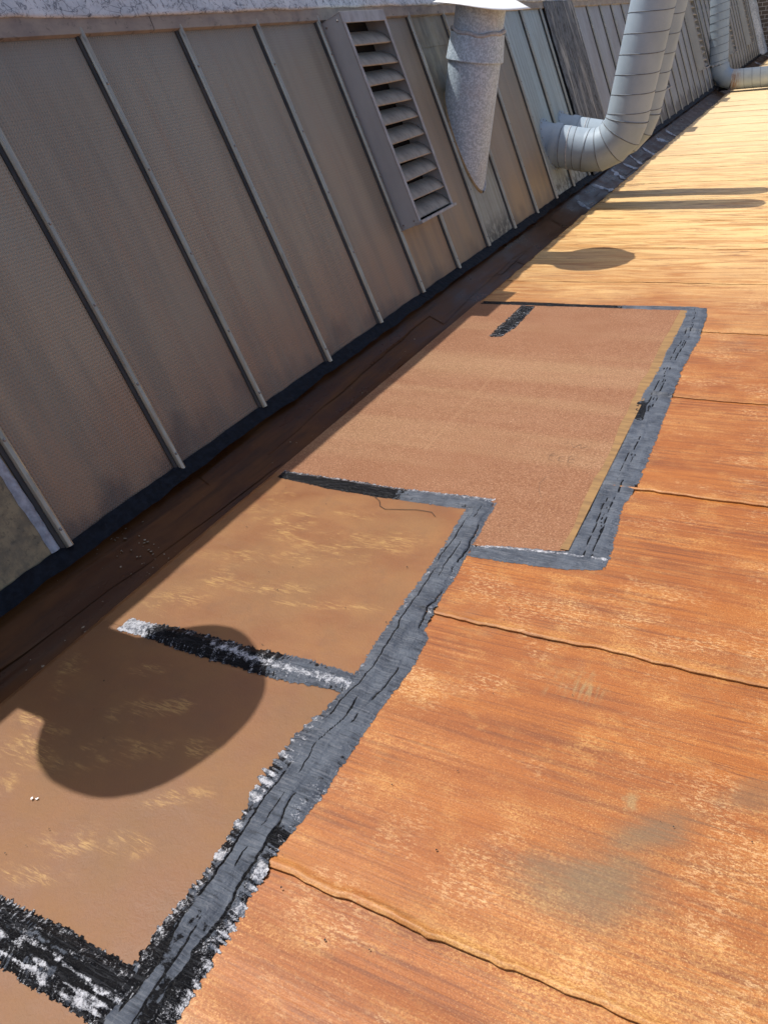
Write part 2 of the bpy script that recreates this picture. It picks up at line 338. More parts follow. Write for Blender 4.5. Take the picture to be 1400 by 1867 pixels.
def white_flash():
    M = Mat('white_painted_flashing', .6, .4); n1 = M.noise((1, 1, 1), 7, 6, .65); cr = M.voro(26, (1, .55, 1), 'DISTANCE_TO_EDGE'); n2 = M.noise(scale=30, det=6, rough=.75, dist=1.2)
    c = M.mix(M.ramp(n1, .3, .7), (.66, .69, .70), (.47, .50, .52))
    c = M.mix(M.mul(M.ramp(n2, .52, .60), .85), c, (.14, .15, .17)); c = M.mix(M.mul(M.ramp(cr, .035, .0), M.ramp(n1, .42, .6)), c, (.10, .11, .13))
    c = M.mix(M.mul(M.ramp(M.noise(scale=5, det=5, rough=.7, loc=(3, 8, 1)), .60, .74), .7), c, (.09, .10, .12))
    M.col(c); return M.bump(M.add(n1, n2), .004, .8).m

def duct_mat(kind):
    M = Mat('painted_duct_' + kind, .55, .35, .1); n1 = M.noise(scale=3, det=5, rough=.6); n2 = M.noise(scale=40, det=5, rough=.7)
    c = M.mix(M.ramp(n1, .3, .7), (.345, .415, .475), (.28, .345, .405)) if kind == 'grey' else M.mix(M.ramp(n1, .3, .7), (.40, .46, .47), (.50, .54, .52))
    c = M.mix(M.mul(M.ramp(n2, .62, .74), .4), c, (.52, .54, .55)); c = M.mix(M.mul(M.ramp(M.noise(scale=9, det=6, rough=.7, loc=(2, 2, 2)), .60, .8), .4), c, (.22, .22, .21))
    if kind == 'rusty':
        d = M.attr('rust'); c = M.mix(M.mul(d, M.ramp(M.noise((60, 8, 8), 1, 5, .7), .38, .58)), c, (.30, .13, .045))
    M.col(c); return M.bump(n1, .001, .4).m

m_roof = wear_roof(); m_pA = patch_mat('granular'); m_pB = patch_mat('scuffed'); m_pC = patch_mat('brown'); m_tar = tar_mat(); m_gut = gutter_mat()
m_g = {k: glass_mat(k) for k in ('grey', 'amber', 'brown')}; m_p = {k: panel_mat(k) for k in ('pale', 'mottled', 'stained', 'cladding')}
m_galv = galv_mat(); m_white = white_flash(); m_duct = duct_mat('grey'); m_duct2 = duct_mat('rusty')
m_bar = simple('weathered_aluminium_bar', (.50, .44, .34), (.33, .285, .215), .30, .5, .65, (4, 4, 1), 5, .0003, dark=((.08, .075, .07), .6))
m_bead = simple('black_bar_gasket', (.022, .021, .018), (.055, .048, .038), .5, .5, 0, (4, 4, 1), 9)
m_screw = simple('screw_steel', (.40, .38, .35), (.2, .17, .14), .4, .5, .6, scale=60)
m_head = simple('stained_header_metal', (.34, .29, .23), (.24, .21, .185), .6, .4, .1, (2, 3, 5), 3, .001, dark=((.045, .04, .036), .9))
m_foot = simple('black_foot_bitumen', (.005, .006, .009), (.014, .017, .024), .6, .12, 0, (1, 1, 1), 40, .006)
m_lv = simple('louvre_grey_metal', (.47, .485, .475), (.40, .41, .40), .42, .5, .2, (1, 1, .5), 4, .0004)
m_lvf = simple('louvre_pale_trim', (.42, .40, .375), (.30, .28, .26), .45, .5, .2, (2, 2, 1), 9, .0004, dark=((.12, .11, .10), .5))
m_slat = simple('dusty_louvre_slat', (.38, .33, .26), (.27, .235, .19), .6, .4, .05, (2, 2.5, 2), 7, .0006, dark=((.08, .07, .06), .5))
m_dark = simple('dark_void', (.025, .022, .020), (.04, .035, .03), .9, .1)
m_cap = simple('bleached_white_cap_metal', (.86, .86, .84), (.80, .80, .78), .55, .4, 0, scale=12, bump=.001)
m_caul = simple('grey_mastic', (.46, .48, .50), (.30, .31, .33), .55, .4, 0, scale=45, bump=.004)
m_seam = simple('dark_seam_shade', (.17, .19, .21), (.11, .12, .13), .6, .3, scale=20)  # rib tone darkened to paint the shade line beneath each seam
m_foam = simple('old_foam_sealant', (.36, .27, .15), (.22, .17, .10), .75, .2, 0, scale=40, bump=.006)
m_yel = simple('yellow_felt_margin', (.29, .168, .06), (.19, .105, .042), .6, .4, 0, (1, 6, 1), 6, .0006)
m_smear = simple('pale_sealant_smear', (.40, .42, .46), (.12, .125, .14), .4, .5, 0, (12, 3, 6), 3, .003)
m_wfl = None
def weathered():
    M = Mat('weathered_felt_flashing', .7, .35); n_, y, s = M.xyz()
    st = M.noise((1, 9, .8), 1, 6, .7, .6); mo = M.noise((1, 3, 1), 12, 6, .7)
    c = M.mix(M.ramp(M.add(y, M.mul(M.math('SUBTRACT', st, .5), .9)), 9.12, 9.38), (.135, .145, .155), (.20, .175, .13))
    c = M.mix(M.ramp(M.add(y, M.mul(M.math('SUBTRACT', st, .5), .7)), 9.55, 9.72), c, (.27, .265, .25))
    c = M.mix(M.mul(M.ramp(mo, .47, .58), .85), c, (.035, .033, .03)); c = M.mix(M.mul(M.ramp(st, .54, .66), .8), c, (.42, .40, .36))
    M.col(c); return M.bump(M.add(mo, st), .006, .9).m
m_wfl = weathered()
m_leaf = simple('dry_debris', (.34, .28, .20), (.18, .13, .08), .7, .3, scale=90)
m_blk = simple('black_line', (.02, .018, .016), (.035, .03, .028), .6, .3, scale=50)
m_pencil = simple('faint_pencil', (.13, .075, .045), (.22, .12, .07), .7, .3, scale=60, lo=.4, hi=.6)
m_rubber = simple('black_wrap', (.008, .008, .008), (.02, .02, .02), .5, .5, scale=20)
m_conc = simple('ground_asphalt', (.06, .06, .058), (.045, .045, .045), .85, .3, scale=.2, bump=.01)
def slate():
    M = Mat('end_wall_brick', .8, .3); b = M.n('ShaderNodeTexBrick'); M.L(M.vec((1, 1, 1), rot=(math.radians(90), 0, 0)), b.inputs['Vector']); b.inputs['Scale'].default_value = 2.2
    b.inputs['Color1'].default_value = (.14, .105, .08, 1); b.inputs['Color2'].default_value = (.10, .08, .065, 1); b.inputs['Mortar'].default_value = (.42, .40, .37, 1); b.inputs['Mortar Size'].default_value = .02
    M.col(b.outputs['Color']); return M.bump(b.outputs['Fac'], -.01, .6).m
m_brick = slate()

# ------------------------------------------------------------------ big setting
put('ground', mesh([(-400, -400, -7), (400, -400, -7), (400, 400, -7), (-400, 400, -7)], [(0, 1, 2, 3)]), m_conc)['kind'] = 'structure'
RIDGE_S = 2.04
Y0, Y1 = -3.0, 30.6
XE, XT = .485, 9.3

def patchmask(x, y):
    """1 where a new felt patch covers the old roof"""
    a = (1 - sstep(1.446, 1.475, x)) * (1 - sstep(2.2, 2.3, y))
    b = (1 - sstep(1.80, 1.84, x)) * sstep(2.02, 2.07, y) * (1 - sstep(4.74, 4.78, y))
    return np.clip(a + b, 0, 1)
def ripple(x, y):
    amp = .0012 + .008 * sstep(3.8, 6.5, y) + .003 * sstep(8, 14, y)
    yw = y + .10 * (fbm(x * 1.1, y * .9, 14, 3) - .5) + .03 * (fbm(x * 4, y * 3, 15, 2) - .5)
    r = (fbm(x * .7, yw * 7.5, 11, 4) - .5) * 2.8 * amp + (fbm(x * .9, y * 1.1, 12, 3) - .5) * .010 + (fbm(x * 4.5, y * 5.5, 16, 3) - .5) * .0032
    return r + (fbm(x * 3, y * 16, 13, 3) - .5) * .5 * amp
SEAMS = [-3.0] + [.748 + .914 * k for k in range(-4, 33)]
for i, ov in {5: .748, 6: 1.676, 7: 2.591, 8: 3.464, 9: 4.375, 10: 5.31}.items(): SEAMS[i] = ov
roof = tag(link(bpy.data.objects.new('roof', None)), 'sunlit orange-brown felt roof slope rising from the gutter', None, None, 'structure'); roof.matrix_world = T
for k in range(len(SEAMS) - 1):
    ya, yb = SEAMS[k], SEAMS[k + 1]
    if ya > Y1: break
    fine = -.6 < ya < 6.5; mids = ya < 14
    xs = np.concatenate([np.arange(XE, 3.4, .016 if fine else .03 if mids else .08), np.arange(3.4, XT + .01, .2)])
    nv = 70 if fine else 36 if mids else 18
    v = np.linspace(0, 1, nv) ** 1.6
    X = xs[:, None] + 0 * v[None]
    e = ya + (fbm(xs * 2.2, xs * 0 + k, 31, 4) - .5) * .035 + (fbm(xs * 14, xs * 0 + k, 32, 3) - .5) * .016 + (fbm(xs * 45, xs * 0 + k, 35, 2) - .5) * .006
    Yg = e[:, None] + (yb + .045 - e[:, None]) * v[None]
    dist = Yg - e[:, None]
    bw = .010 + .016 * fbm(xs * 3.1, xs * 0 + k * 3.3, 33, 3)[:, None] ** 1.5
    LF = .0055 if ya < 3 else .0035 if ya < 5 else .002
    lift = LF * (1 - sstep(0, .9, dist)) + .0065 * np.exp(-((dist - bw * .55) / (bw * .5)) ** 2) * (.35 + 1.3 * fbm(xs * 4, xs * 0 + k, 34, 3)[:, None]) - .0018
    pm = patchmask(X, Yg)
    sb = {.748: 1.0, 1.676: .55, 2.591: .6}.get(ya, .35); lift = lift - (1 - sb) * .0065 * np.exp(-((dist - bw * .55) / (bw * .5)) ** 2) * .8
    Z = (ripple(X, Yg) + lift) * (1 - pm) - .006 * pm
    co = np.stack([X, Yg, Z], -1)
    sk = co[:, :1].copy(); sk[..., 2] -= .007 if ya < 3 else .004 if ya < 5 else .0022; sk[..., 1] += .002                       # lap edge thickness
    co = np.concatenate([sk, co], 1)
    lo = co[:1].copy(); lo[..., 0] -= .012; lo[..., 2] -= .05; co = np.concatenate([lo, co], 0)   # turned down into the gutter
    ed = np.concatenate([np.ones((len(xs), 1)) * .6, np.exp(-dist / .05) * .75 + np.exp(-dist / .012) * .35], 1); ed = np.concatenate([ed[:1], ed], 0) * (.62 if ya == .748 else .34)
    o = put('felt_strip', npmesh(co.reshape(-1, 3), gridquads(co.shape[0], co.shape[1]).reshape(-1, 4), True, {'edge': ed.ravel()}), m_roof, roof)
# rear slope behind the ridge
rx, rz = F0.x + WU.x * RIDGE_S, F0.z + WU.z * RIDGE_S
put('rear_roof', mesh([(rx - 9, Y0, rz - .02), (rx - 9, Y1, rz - .02), (rx - .02, Y1, rz - .02), (rx - .02, Y0, rz - .02)], [(3, 2, 1, 0)]), m_roof, None, T)['kind'] = 'structure'

# gutter: lining with long lapped sheets
GP = [(.196, .115), (.214, .092), (.30, .030), (.40, -.020), (.445, -.034), (.472, -.036), (.480, -.012), (.488, .001)]
def gut_z(x):
    return np.interp(x, [p[0] for p in GP], [p[1] for p in GP])
gut = tag(link(bpy.data.objects.new('gutter', None)), 'dark wet gutter at the foot of the glazed wall', None, None, 'structure'); gut.matrix_world = T
def gut_sheet(name, x0f, x1f, ya, yb, off, m, dy=.03):
    ys = np.arange(ya, yb + dy, dy); t = np.linspace(0, 1, 26)
    X = x0f(ys)[:, None] * (1 - t) + x1f(ys)[:, None] * t; Yg = ys[:, None] + 0 * t
    Z = gut_z(X) + off + (fbm(X * 6, Yg * 1.6, 41, 4) - .5) * .012 * sstep(0, .1, t) * (1 - sstep(.9, 1, t)) + (fbm(X * 30, Yg * 3, 42, 3) - .5) * .002
    co = np.stack([X, Yg, Z], -1); return put(name, npmesh(co.reshape(-1, 3), gridquads(*X.shape).reshape(-1, 4)), m, gut)
gut_sheet('gutter_lining', lambda y: 0 * y + .196, lambda y: 0 * y + .486, Y0, Y1, -.002, m_gut, .05)
rg = random.Random(5); yy = -.2
while yy < 14:
    ln = rg.uniform(.5, 1.7); a = rg.uniform(.235, .36); b = a + rg.uniform(.07, .16); sl = rg.uniform(-.05, .05)
    gut_sheet('lining_sheet', lambda y: np.minimum(a + sl * (y - yy) + (fbm(y * 5, y * 0, 44) - .5) * .012, .40), lambda y: np.minimum(b + sl * (y - yy) + (fbm(y * 4, y * 0, 43) - .5) * .016, .47), yy, yy + ln, .0018, m_gut)
    yy += ln * rg.uniform(.5, .95)

# ------------------------------------------------------------------ glazed wall
BAY = .6096; BK = lambda k: 1.455 + BAY * k
TOP = 1.655
wall = empty('glazed_wall', MW, 'long inclined wall of dirty obscured glass panes and metal glazing bars above the gutter', 'glazed wall')
rw = random.Random(11)
kinds = {-1: ('metal_panel', m_p['mottled']), 7: ('metal_panel', m_p['stained']), 10: ('metal_panel', m_p['pale']), 11: ('metal_panel', m_p['pale']), 5: ('glass_pane', m_g['amber']), 6: ('glass_pane', m_g['brown']), 8: ('glass_pane', m_g['brown']), 9: ('glass_pane', m_g['brown'])}
for k in range(-7, 48):
    y0, y1 = BK(k) + .004, BK(k + 1) - .004
    nm, m = kinds.get(k, ('glass_pane', m_g['grey']) if k < 12 else ('metal_panel', m_p['cladding']))
    if k == 7:
        put(nm, box(-.006, .001, y0, y1, .0, 1.44), m, wall); put(nm, box(-.004, .004, y0, y1 - .01, 1.425, TOP + .03), m, wall); continue
    o = put(nm, box(-.006, 0, y0, y1, -.005, TOP + .03), m, wall)
    a = rw.uniform(-.004, .004); o.rotation_euler = (0, 0, a); mid = (y0 + y1) / 2; o.location = (mid * math.sin(a), mid * (1 - math.cos(a)), 0)
prof = [(.004, -.012), (.014, -.011), (.022, -.007), (.0255, -.003), (.026, .006), (.023, .0125), (.010, .0145), (.004, .015)]
bar_me = extrude_s(prof, .0, TOP); bar_me.materials.append(m_bar)
gask_me = extrude_s([(.0015, -.028), (.006, -.027), (.010, -.018), (.010, .015), (.005, .020), (.0015, .021)], .004, TOP); gask_me.materials.append(m_bead)
bm = bmesh.new(); bmesh.ops.create_uvsphere(bm, u_segments=10, v_segments=6, radius=.0065)
for v in bm.verts: v.co.x *= .6
scr_me = bpy.data.meshes.new('m'); bm.to_mesh(scr_me); bm.free(); scr_me.materials.append(m_screw)
for k in range(-6, 48):
    b = put('glazing_bar', bar_me, None, wall); b.location = (0, BK(k), rw.uniform(-.012, .006))
    b.rotation_euler = (rw.uniform(-.0025, .0025), 0, 0)
    g = put('gasket', gask_me, None, b)
    if k <= 12:
        s = .07
        while s < TOP:
            put('screw', scr_me, None, b, Matrix.Translation((.026, rw.uniform(-.002, .002), s))); s += .335 + rw.uniform(-.03, .03)
# mastic on the edge of the mottled panel, foam tape beside the pipe bay
def wob_strip(y, wdt, s0, s1, n, seed, h):
    ss = np.arange(s0, s1, .006); t = np.linspace(-1, 1, 9)
    c = y + (fbm(ss * 5, ss * 0, seed) - .5) * .03; w = wdt * (.5 + fbm(ss * 9, ss * 0, seed + 1))
    Yg = c[:, None] + w[:, None] * t[None] * .5; Sg = ss[:, None] + 0 * t[None]
    N = n + h * (1 - t[None] ** 2) * (.5 + fbm(Yg * 60, Sg * 60, seed + 2))
    return npmesh(np.stack([N, Yg, Sg], -1).reshape(-1, 3), gridquads(len(ss), 9).reshape(-1, 4))
put('mastic_strip', wob_strip(BK(0) - .05, .032, .01, .75, .0015, 51, .009), m_caul, wall)
# header
for i in range(17):
    ya = Y0 + i * 2.0 + .1; 
    put('header_strip', mesh([(.004, ya, 1.628), (.024, ya, 1.632), (.030, ya, 1.715), (.006, ya, 1.73), (.004, ya + 1.995, 1.628), (.024, ya + 1.995, 1.632), (.030, ya + 1.995, 1.715), (.006, ya + 1.995, 1.73)],
        [(0, 1, 5, 4), (1, 2, 6, 5), (2, 3, 7, 6), (3, 0, 4, 7), (3, 2, 1, 0), (4, 5, 6, 7)]), m_head, wall)
# bitumen at the foot of the wall (wall coordinates)
ys = np.concatenate([np.arange(-.5, 9, .008), np.arange(9, Y1, .03)]); t = np.linspace(0, 1, 14)
lo = .032 + .026 * fbm(ys * 7, ys * 0, 61, 5); hi = .006 + .012 * fbm(ys * 9, ys * 0, 62, 4)
Sg = hi[:, None] * (1 - t) - lo[:, None] * t; Yg = ys[:, None] + 0 * t
N = .004 + .022 * np.sin(t * math.pi * .55)[None] + .010 * (fbm(Yg * 26, Sg * 40, 63, 4) - .4) + .02 * t[None] ** 2
put('foot_sealant', npmesh(np.stack([N, Yg, Sg], -1).reshape(-1, 3), gridquads(len(ys), 14).reshape(-1, 4)), m_foot, wall)

# ridge flashing, in sheets
rf = empty('ridge_flashing', MW, 'white-painted cracked felt flashing along the top of the glazed wall', 'flashing')
cuts = [Y0, -.6, 1.2, 3.27, 5.1, 6.9, 8.8, 11.2, 14, 17, 20, 23, 26, 28.5, Y1]
for i in range(len(cuts) - 1):
    ya, yb = cuts[i], cuts[i + 1] + .04; st = .02 if -.7 < ya < 9 else .06
    ys = np.arange(ya, yb, st); t = np.linspace(0, 1, 34)
    prn = np.interp(t, [0, .06, .12, .55, .75, 1], [.018, .038, .036, .008, -.006, -.55]); prs = np.interp(t, [0, .06, .12, .55, .75, 1], [1.690, 1.688, 1.715, 1.96, RIDGE_S, RIDGE_S - .10])
    Yg = ys[:, None] + 0 * t; Sg = prs[None] + 0 * Yg + (fbm(Yg * 2.2, 0 * Yg, 71) - .5) * .03 * (t < .3) + (fbm(Yg * 16, 0 * Yg, 73) - .5) * .008 * (t < .2)
    N = prn[None] + 0 * Yg + (fbm(Yg * 6, Sg * 6, 72 + i) - .5) * .012 + .002 * (i % 2)
    put('flashing_sheet', npmesh(np.stack([N, Yg, Sg], -1).reshape(-1, 3), gridquads(*N.shape).reshape(-1, 4)), m_white, rf)

# ------------------------------------------------------------------ louvre vents
def louvre(k, label, group=None, s0=.40, s1=1.615, D=.14, nsl=10, m_s=None):
    y0, y1 = BK(k) + .034, BK(k + 1) - .030
    r = empty('louvre_vent', MW @ Matrix.Translation((.003, y0, s0)), label, 'louvre vent', group); wd_ = y1 - y0; h = s1 - s0
    put('side_panel', box(0, D, 0, .004, 0, h, .001), m_lv, r); put('side_panel', box(0, D, wd_ - .004, wd_, 0, h, .001), m_lv, r)
    put('top_panel', box(0, D + .002, -.002, wd_ + .002, h, h + .004), m_lvf, r)
    put('back_panel', box(.003, .006, .005, wd_ - .005, .005, h - .005), m_dark, r)
    put('frame_stile', box(D - .004, D + .004, -.003, .026, 0, h, .001), m_lvf, r); put('frame_stile', box(D - .004, D + .004, wd_ - .026, wd_ + .003, 0, h, .001), m_lvf, r)
    put('frame_head', box(D - .003, D + .005, -.004, wd_ + .004, h - .055, h + .006, .001), m_lvf, r)
    put('frame_sill', box(D - .03, D + .022, -.004, wd_ + .012, -.004, .014, .002), m_lvf, r); put('bottom_panel', box(.006, D - .004, .004, wd_ - .004, .0, .004), m_lv, r)
    sp = (h - .09) / nsl; pts = [(D - .014, -.003), (D - .006, -.001), (D - .008, .006), (D - .022, .034), (D - .044, .066), (D - .082, .099)]
    n = len(pts); vs = [(a, .006, b) for a, b in pts] + [(a, wd_ - .006, b) for a, b in pts]; fs = [(i, n + i, n + i + 1, i + 1) for i in range(n - 1)]
    sl = mesh(vs, fs, True); sl.materials.append(m_s or m_slat)
    for i in range(nsl):
        o = put('louvre_slat', sl, None, r, Matrix.Translation((0, 0, .030 + i * sp)) @ Matrix.Rotation(random.uniform(-.02, .02), 4, 'X'))
    for (yy_, ss_) in ((-.001, .03), (-.001, h - .03)):
        for nn in (.03, .11): put('screw', scr_me, None, r, Matrix.Translation((nn, yy_, ss_)) @ Matrix.Rotation(math.pi / 2, 4, 'Z'))
    return r
louvre(5, 'grey metal louvre vent box with ten dusty slats, nearest on the glazed wall')
louvre(19, 'grey louvre box half hidden behind the twin ducts', 'louvre boxes along the far wall')
louvre(26, 'grey louvre box on the wall just before the rusty elbow duct', 'louvre boxes along the far wall')
louvre(34, 'grey louvre box on the wall just beyond the rusty elbow duct', 'louvre boxes along the far wall')
louvre(41, 'grey louvre box farthest along the wall, next to the end flashing', 'louvre boxes along the far wall')

# ------------------------------------------------------------------ capped vent pipes (gravity-vertical)
def vent_pipe(yc, label, torn=True, zc=1.19):
    tip = WP(0, yc, .375); r = .187
    M = Matrix.Translation(tip - Vector((r, 0, 0))); root = empty('vent_pipe', M, label, 'vent pipe', 'capped vent pipes')
    put('pipe', tube([(0, 0, -.35), (0, 0, .92)], r, 64), m_galv, root)
    put('upper_pipe', tube([(0, 0, .9), (0, 0, 1.26)], r * .93, 64), m_galv, root)
    col = put('collar', tube([(0, 0, .86), (0, 0, .865), (0, 0, 1.03)], r, 64, radii=[r * 1.085, r * 1.09, r * 1.0]), m_galv, root)
    put('mastic_ring', tube([Vector((math.cos(a) * r * .97, math.sin(a) * r * .97, 1.035 + .012 * math.sin(2 * a + 1) + .005 * math.sin(7 * a))) for a in np.linspace(0, 2 * math.pi, 60)], .014, 8, False), m_caul, col)
    # cone cap with a bent, torn brim
    n = 96; vs = [(0, 0, .13)]; fs = []; R_ = .335; rr = random.Random(4)
    for ring, f in enumerate((.35, .7, .93, 1.0)):
        for i in range(n):
            a = 2 * math.pi * i / n; q = R_ * f
            if ring == 3: q *= 1 + .015 * math.sin(5 * a) + (rr.uniform(-.035, .012) if torn and 0.2 < a < 1.5 else rr.uniform(-.004, .004))
            zz = .13 * (1 - f) + .006 * math.sin(3 * a + 1) * f + (.012 * f if 1.2 < a < 2.6 else 0)
            vs.append((q * math.cos(a), q * math.sin(a), zz))
    for i in range(n): fs.append((0, 1 + i, 1 + (i + 1) % n))
    for g in range(3):
        for i in range(n): fs.append((1 + g * n + i, 1 + (g + 1) * n + i, 1 + (g + 1) * n + (i + 1) % n, 1 + g * n + (i + 1) % n))
    cap = put('rain_cap', mesh(vs, fs, True), m_cap, root, Matrix.Translation((0, 0, zc)))
    sm = cap.modifiers.new('thick', 'SOLIDIFY'); sm.thickness = .003
    for a in (.6, 2.7, 4.8): put('cap_stay', box(-.004, .004, -.012, .012, -.10, .05), m_galv, cap, Matrix.Translation((r * .90 * math.cos(a), r * .90 * math.sin(a), 0)) @ Matrix.Rotation(a, 4, 'Z'))
    # seal round the cut: ellipse in the wall plane
    pts = []; pts2 = []
    nW = MW.to_3x3() @ Vector((1, 0, 0)); q0 = WP(0, yc, .375) - M.translation
    for a in np.linspace(0, 2 * math.pi, 80):
        p = Vector((math.cos(a) * r, math.sin(a) * r, 0)); p.z = (q0 - p).dot(nW) / nW.z
        p += nW * .002
        (pts if abs(a - math.pi) > 1.9 else pts2).append(p)
    half1 = [p for p in pts if p.y >= 0]; half2 = [p for p in pts if p.y < 0]
    put('seal', tube(half1, .011, 8, False), m_caul, root); 
    put('foam_seal', tube([Vector(p) for p in sorted(pts2 + half2, key=lambda p: p.z) if p.y < -.02], .012, 8, False), m_foam, root)
    return root
vent_pipe(5.972, 'galvanised vent pipe with torn white cap, rising beside the louvre vent')
vent_pipe(1.11, 'capped vent pipe above the mottled panel, known by its rounded shadow on the patch', False, 1.145)

# ------------------------------------------------------------------ twin spiral ducts
def twin(yc, s_f, label, ph, ztop):
    p0 = WP(.0, yc, s_f); root = empty('spiral_duct', Matrix.Translation(p0), label, 'duct', 'twin spiral ducts'); r = .183
    hz, upv = Vector((1, 0, 0)), Vector((0, 0, 1)); dx = .655; R_ = .30
    nW = MW.to_3x3() @ Vector((1, 0, 0))
    fl = put('flange', mesh(*annulus(nW, r * 1.0, r * 1.17, .006)), m_duct, root)
    for i in range(16):
        a = 2 * math.pi * i / 16; q = Vector((0, math.cos(a), math.sin(a))); 
        qq = Vector((0, math.cos(a) * r * 1.10, 0)) + (MW.to_3x3() @ Vector((0, 0, 1))) * (math.sin(a) * r * 1.10 / 1) * 1.12
        o = put('rivet', scr_me, None, fl, Matrix.Translation(qq + nW * .008) @ MW.to_3x3().to_4x4())
    put('inlet_section', tube([hz * -.12, hz * (dx - R_ + .04)], r, 56), m_duct, root)
    put('inlet_collar', tube([hz * .03, hz * .06, hz * .10], r, 56, radii=[r * 1.06, r * 1.06, r * 1.03]), m_duct, root)
    put('joint_seal', tube(ring_pts(hz * .19, hz + Vector((0, .05, .12)), r * 1.0), .006, 6, False), m_caul, root)
    put('inlet_seam', tube(helix(hz * .10, hz, r, dx - R_ - .1, .13, ph), .0035, 6, False), m_seam, root)
    c = hz * (dx - R_) + upv * R_; arc = [c + (hz * math.sin(a) - upv * math.cos(a)) * R_ for a in np.linspace(0, math.pi / 2, 5)]
    el = put('elbow', tube(arc, r * 1.012, 56), m_duct, root)
    for i, p in enumerate(arc):
        d = hz * math.cos(i * math.pi / 8) + upv * math.sin(i * math.pi / 8)
        put('elbow_seam', tube(ring_pts(p, d, r * (1.02 if i not in (1, 2, 3) else 1.02)), .0045, 6, False), m_seam, el)
    put('riser', tube([arc[-1] - upv * .04, hz * dx + upv * ztop], r, 56), m_duct, root)
    put('riser_seam', tube(helix(hz * dx + upv * (R_ + .03), upv, r, ztop - R_ - .05, .152, ph), .004, 6, False), m_seam, root)
    return root
def annulus(nv, r0, r1, th, n=40):
    t1 = Vector((0, 1, 0)); t2 = nv.cross(t1); vs = []; fs = []
    for z_, rr in ((0, r1), (th, r1), (th, r0)):
        for i in range(n):
            a = 2 * math.pi * i / n; vs.append(nv * z_ + t1 * (math.cos(a) * rr) + t2 * (math.sin(a) * rr * 1.13))
    for g in range(2):
        for i in range(n): fs.append((g * n + i, g * n + (i + 1) % n, (g + 1) * n + (i + 1) % n, (g + 1) * n + i))
    return vs, fs
twin(7.87, .455, 'nearer of the two grey spiral ducts bending up from the wall', .4, 1.36)
twin(8.48, .455, 'grey spiral duct standing just behind its nearer twin', 2.0, 1.36)

# ------------------------------------------------------------------ far elbow duct lying on the roof
r = .178; dr = empty('elbow_duct', T @ Matrix.Translation((.26, 19.15, .215)), 'pale spiral duct dropping to a rusty elbow and lying across the roof', 'duct')
upd = Vector((-.085, 0, 1)).normalized(); 
put('riser', tube([upd * .30, upd * 2.35], r, 40), m_duct, dr)
put('riser_seam', tube(helix(upd * .34, upd, r, 1.9, .14, 1), .005, 6, False), m_seam, dr)
c = Vector((.26, 0, .28)); arc = [c + Vector((-math.cos(a) * .27, 0, -math.sin(a) * .28)) for a in np.linspace(0, math.pi / 2, 4)]
put('elbow', tube(arc, r * 1.02, 40), m_duct, dr)
me = tube([(.25 + .03 * i, 0, 0) for i in range(12)] + [(.65 + .25 * i, 0, 0) for i in range(1, 30)], r * 1.04, 40, False)
at = me.attributes.new('rust', 'FLOAT', 'POINT'); at.data.foreach_set('value', [max(0, 1 - abs(v.co.x - .30) / .16) * (1 if v.co.z < .12 else .6) for v in me.vertices])
put('roof_run', me, m_duct2, dr); put('run_seam', tube(helix((.45, 0, 0), (1, 0, 0), r * 1.04, 7, .15), .004, 6, False), m_seam, dr)
put('black_wrap', tube([(.02, 0, -.10), (.20, .0, -.10)], .085, 20, caps=True), m_rubber, dr)
for xx in (1.0, 3.2, 5.4): put('support_block', box(xx, xx + .1, -.17, .17, -.213, -.12, .004), m_rubber, dr)

# ------------------------------------------------------------------ weathered flashing, end abutment
ys = np.arange(8.86, 9.95, .015); ss = np.arange(-.02, 1.69, .02)
Yg = ys[:, None] + 0 * ss + (fbm(ss * 3, ss * 0, 81)[None] - .5) * .05; Sg = ss[None] + 0 * ys[:, None]
u = (ys - 8.86) / 1.09
N = .032 + .022 * np.interp(u, [0, .06, .3, .42, .5, .8, .94, 1], [0, .5, .45, .9, .95, .55, .5, 0])[:, None] + (fbm(Yg * 8, Sg * 2.5, 82) - .5) * .02
tag(put('felt_flashing', npmesh(np.stack([N, Yg - 9.4, Sg], -1).reshape(-1, 3), gridquads(*N.shape).reshape(-1, 4)), m_wfl, None, MW @ Matrix.Translation((0, 9.4, 0))), 'dark weathered felt flashing hanging down the wall behind the ducts', 'flashing')
for ya, yb, lab in ((29.9, 30.25, 'pale blue-grey inclined end board against the cladding'), (30.45, 31.0, 'outermost pale inclined end board, at the end of the wall')):
    ss = np.arange(-.05, 2.1, .05); yv = np.linspace(ya, yb, 8); Yg = yv[:, None] + 0 * ss; Sg = ss[None] + 0 * Yg
    N = .13 + (fbm(Yg * 5, Sg * 4, 83) - .5) * .05; N[0] = 0; N[-1] = 0
    tag(put('end_board', npmesh(np.stack([N, Yg - ya, Sg], -1).reshape(-1, 3), gridquads(*N.shape).reshape(-1, 4)), m_white, None, MW @ Matrix.Translation((0, ya, 0))), lab, 'flashing', 'end boards')
tag(put('end_wall', box(-9, 12, 0, .3, -1, 4.5), m_brick, None, T @ Matrix.Translation((0, 31.3, 0))), 'dark brick wall closing the far end of the roof', 'wall')

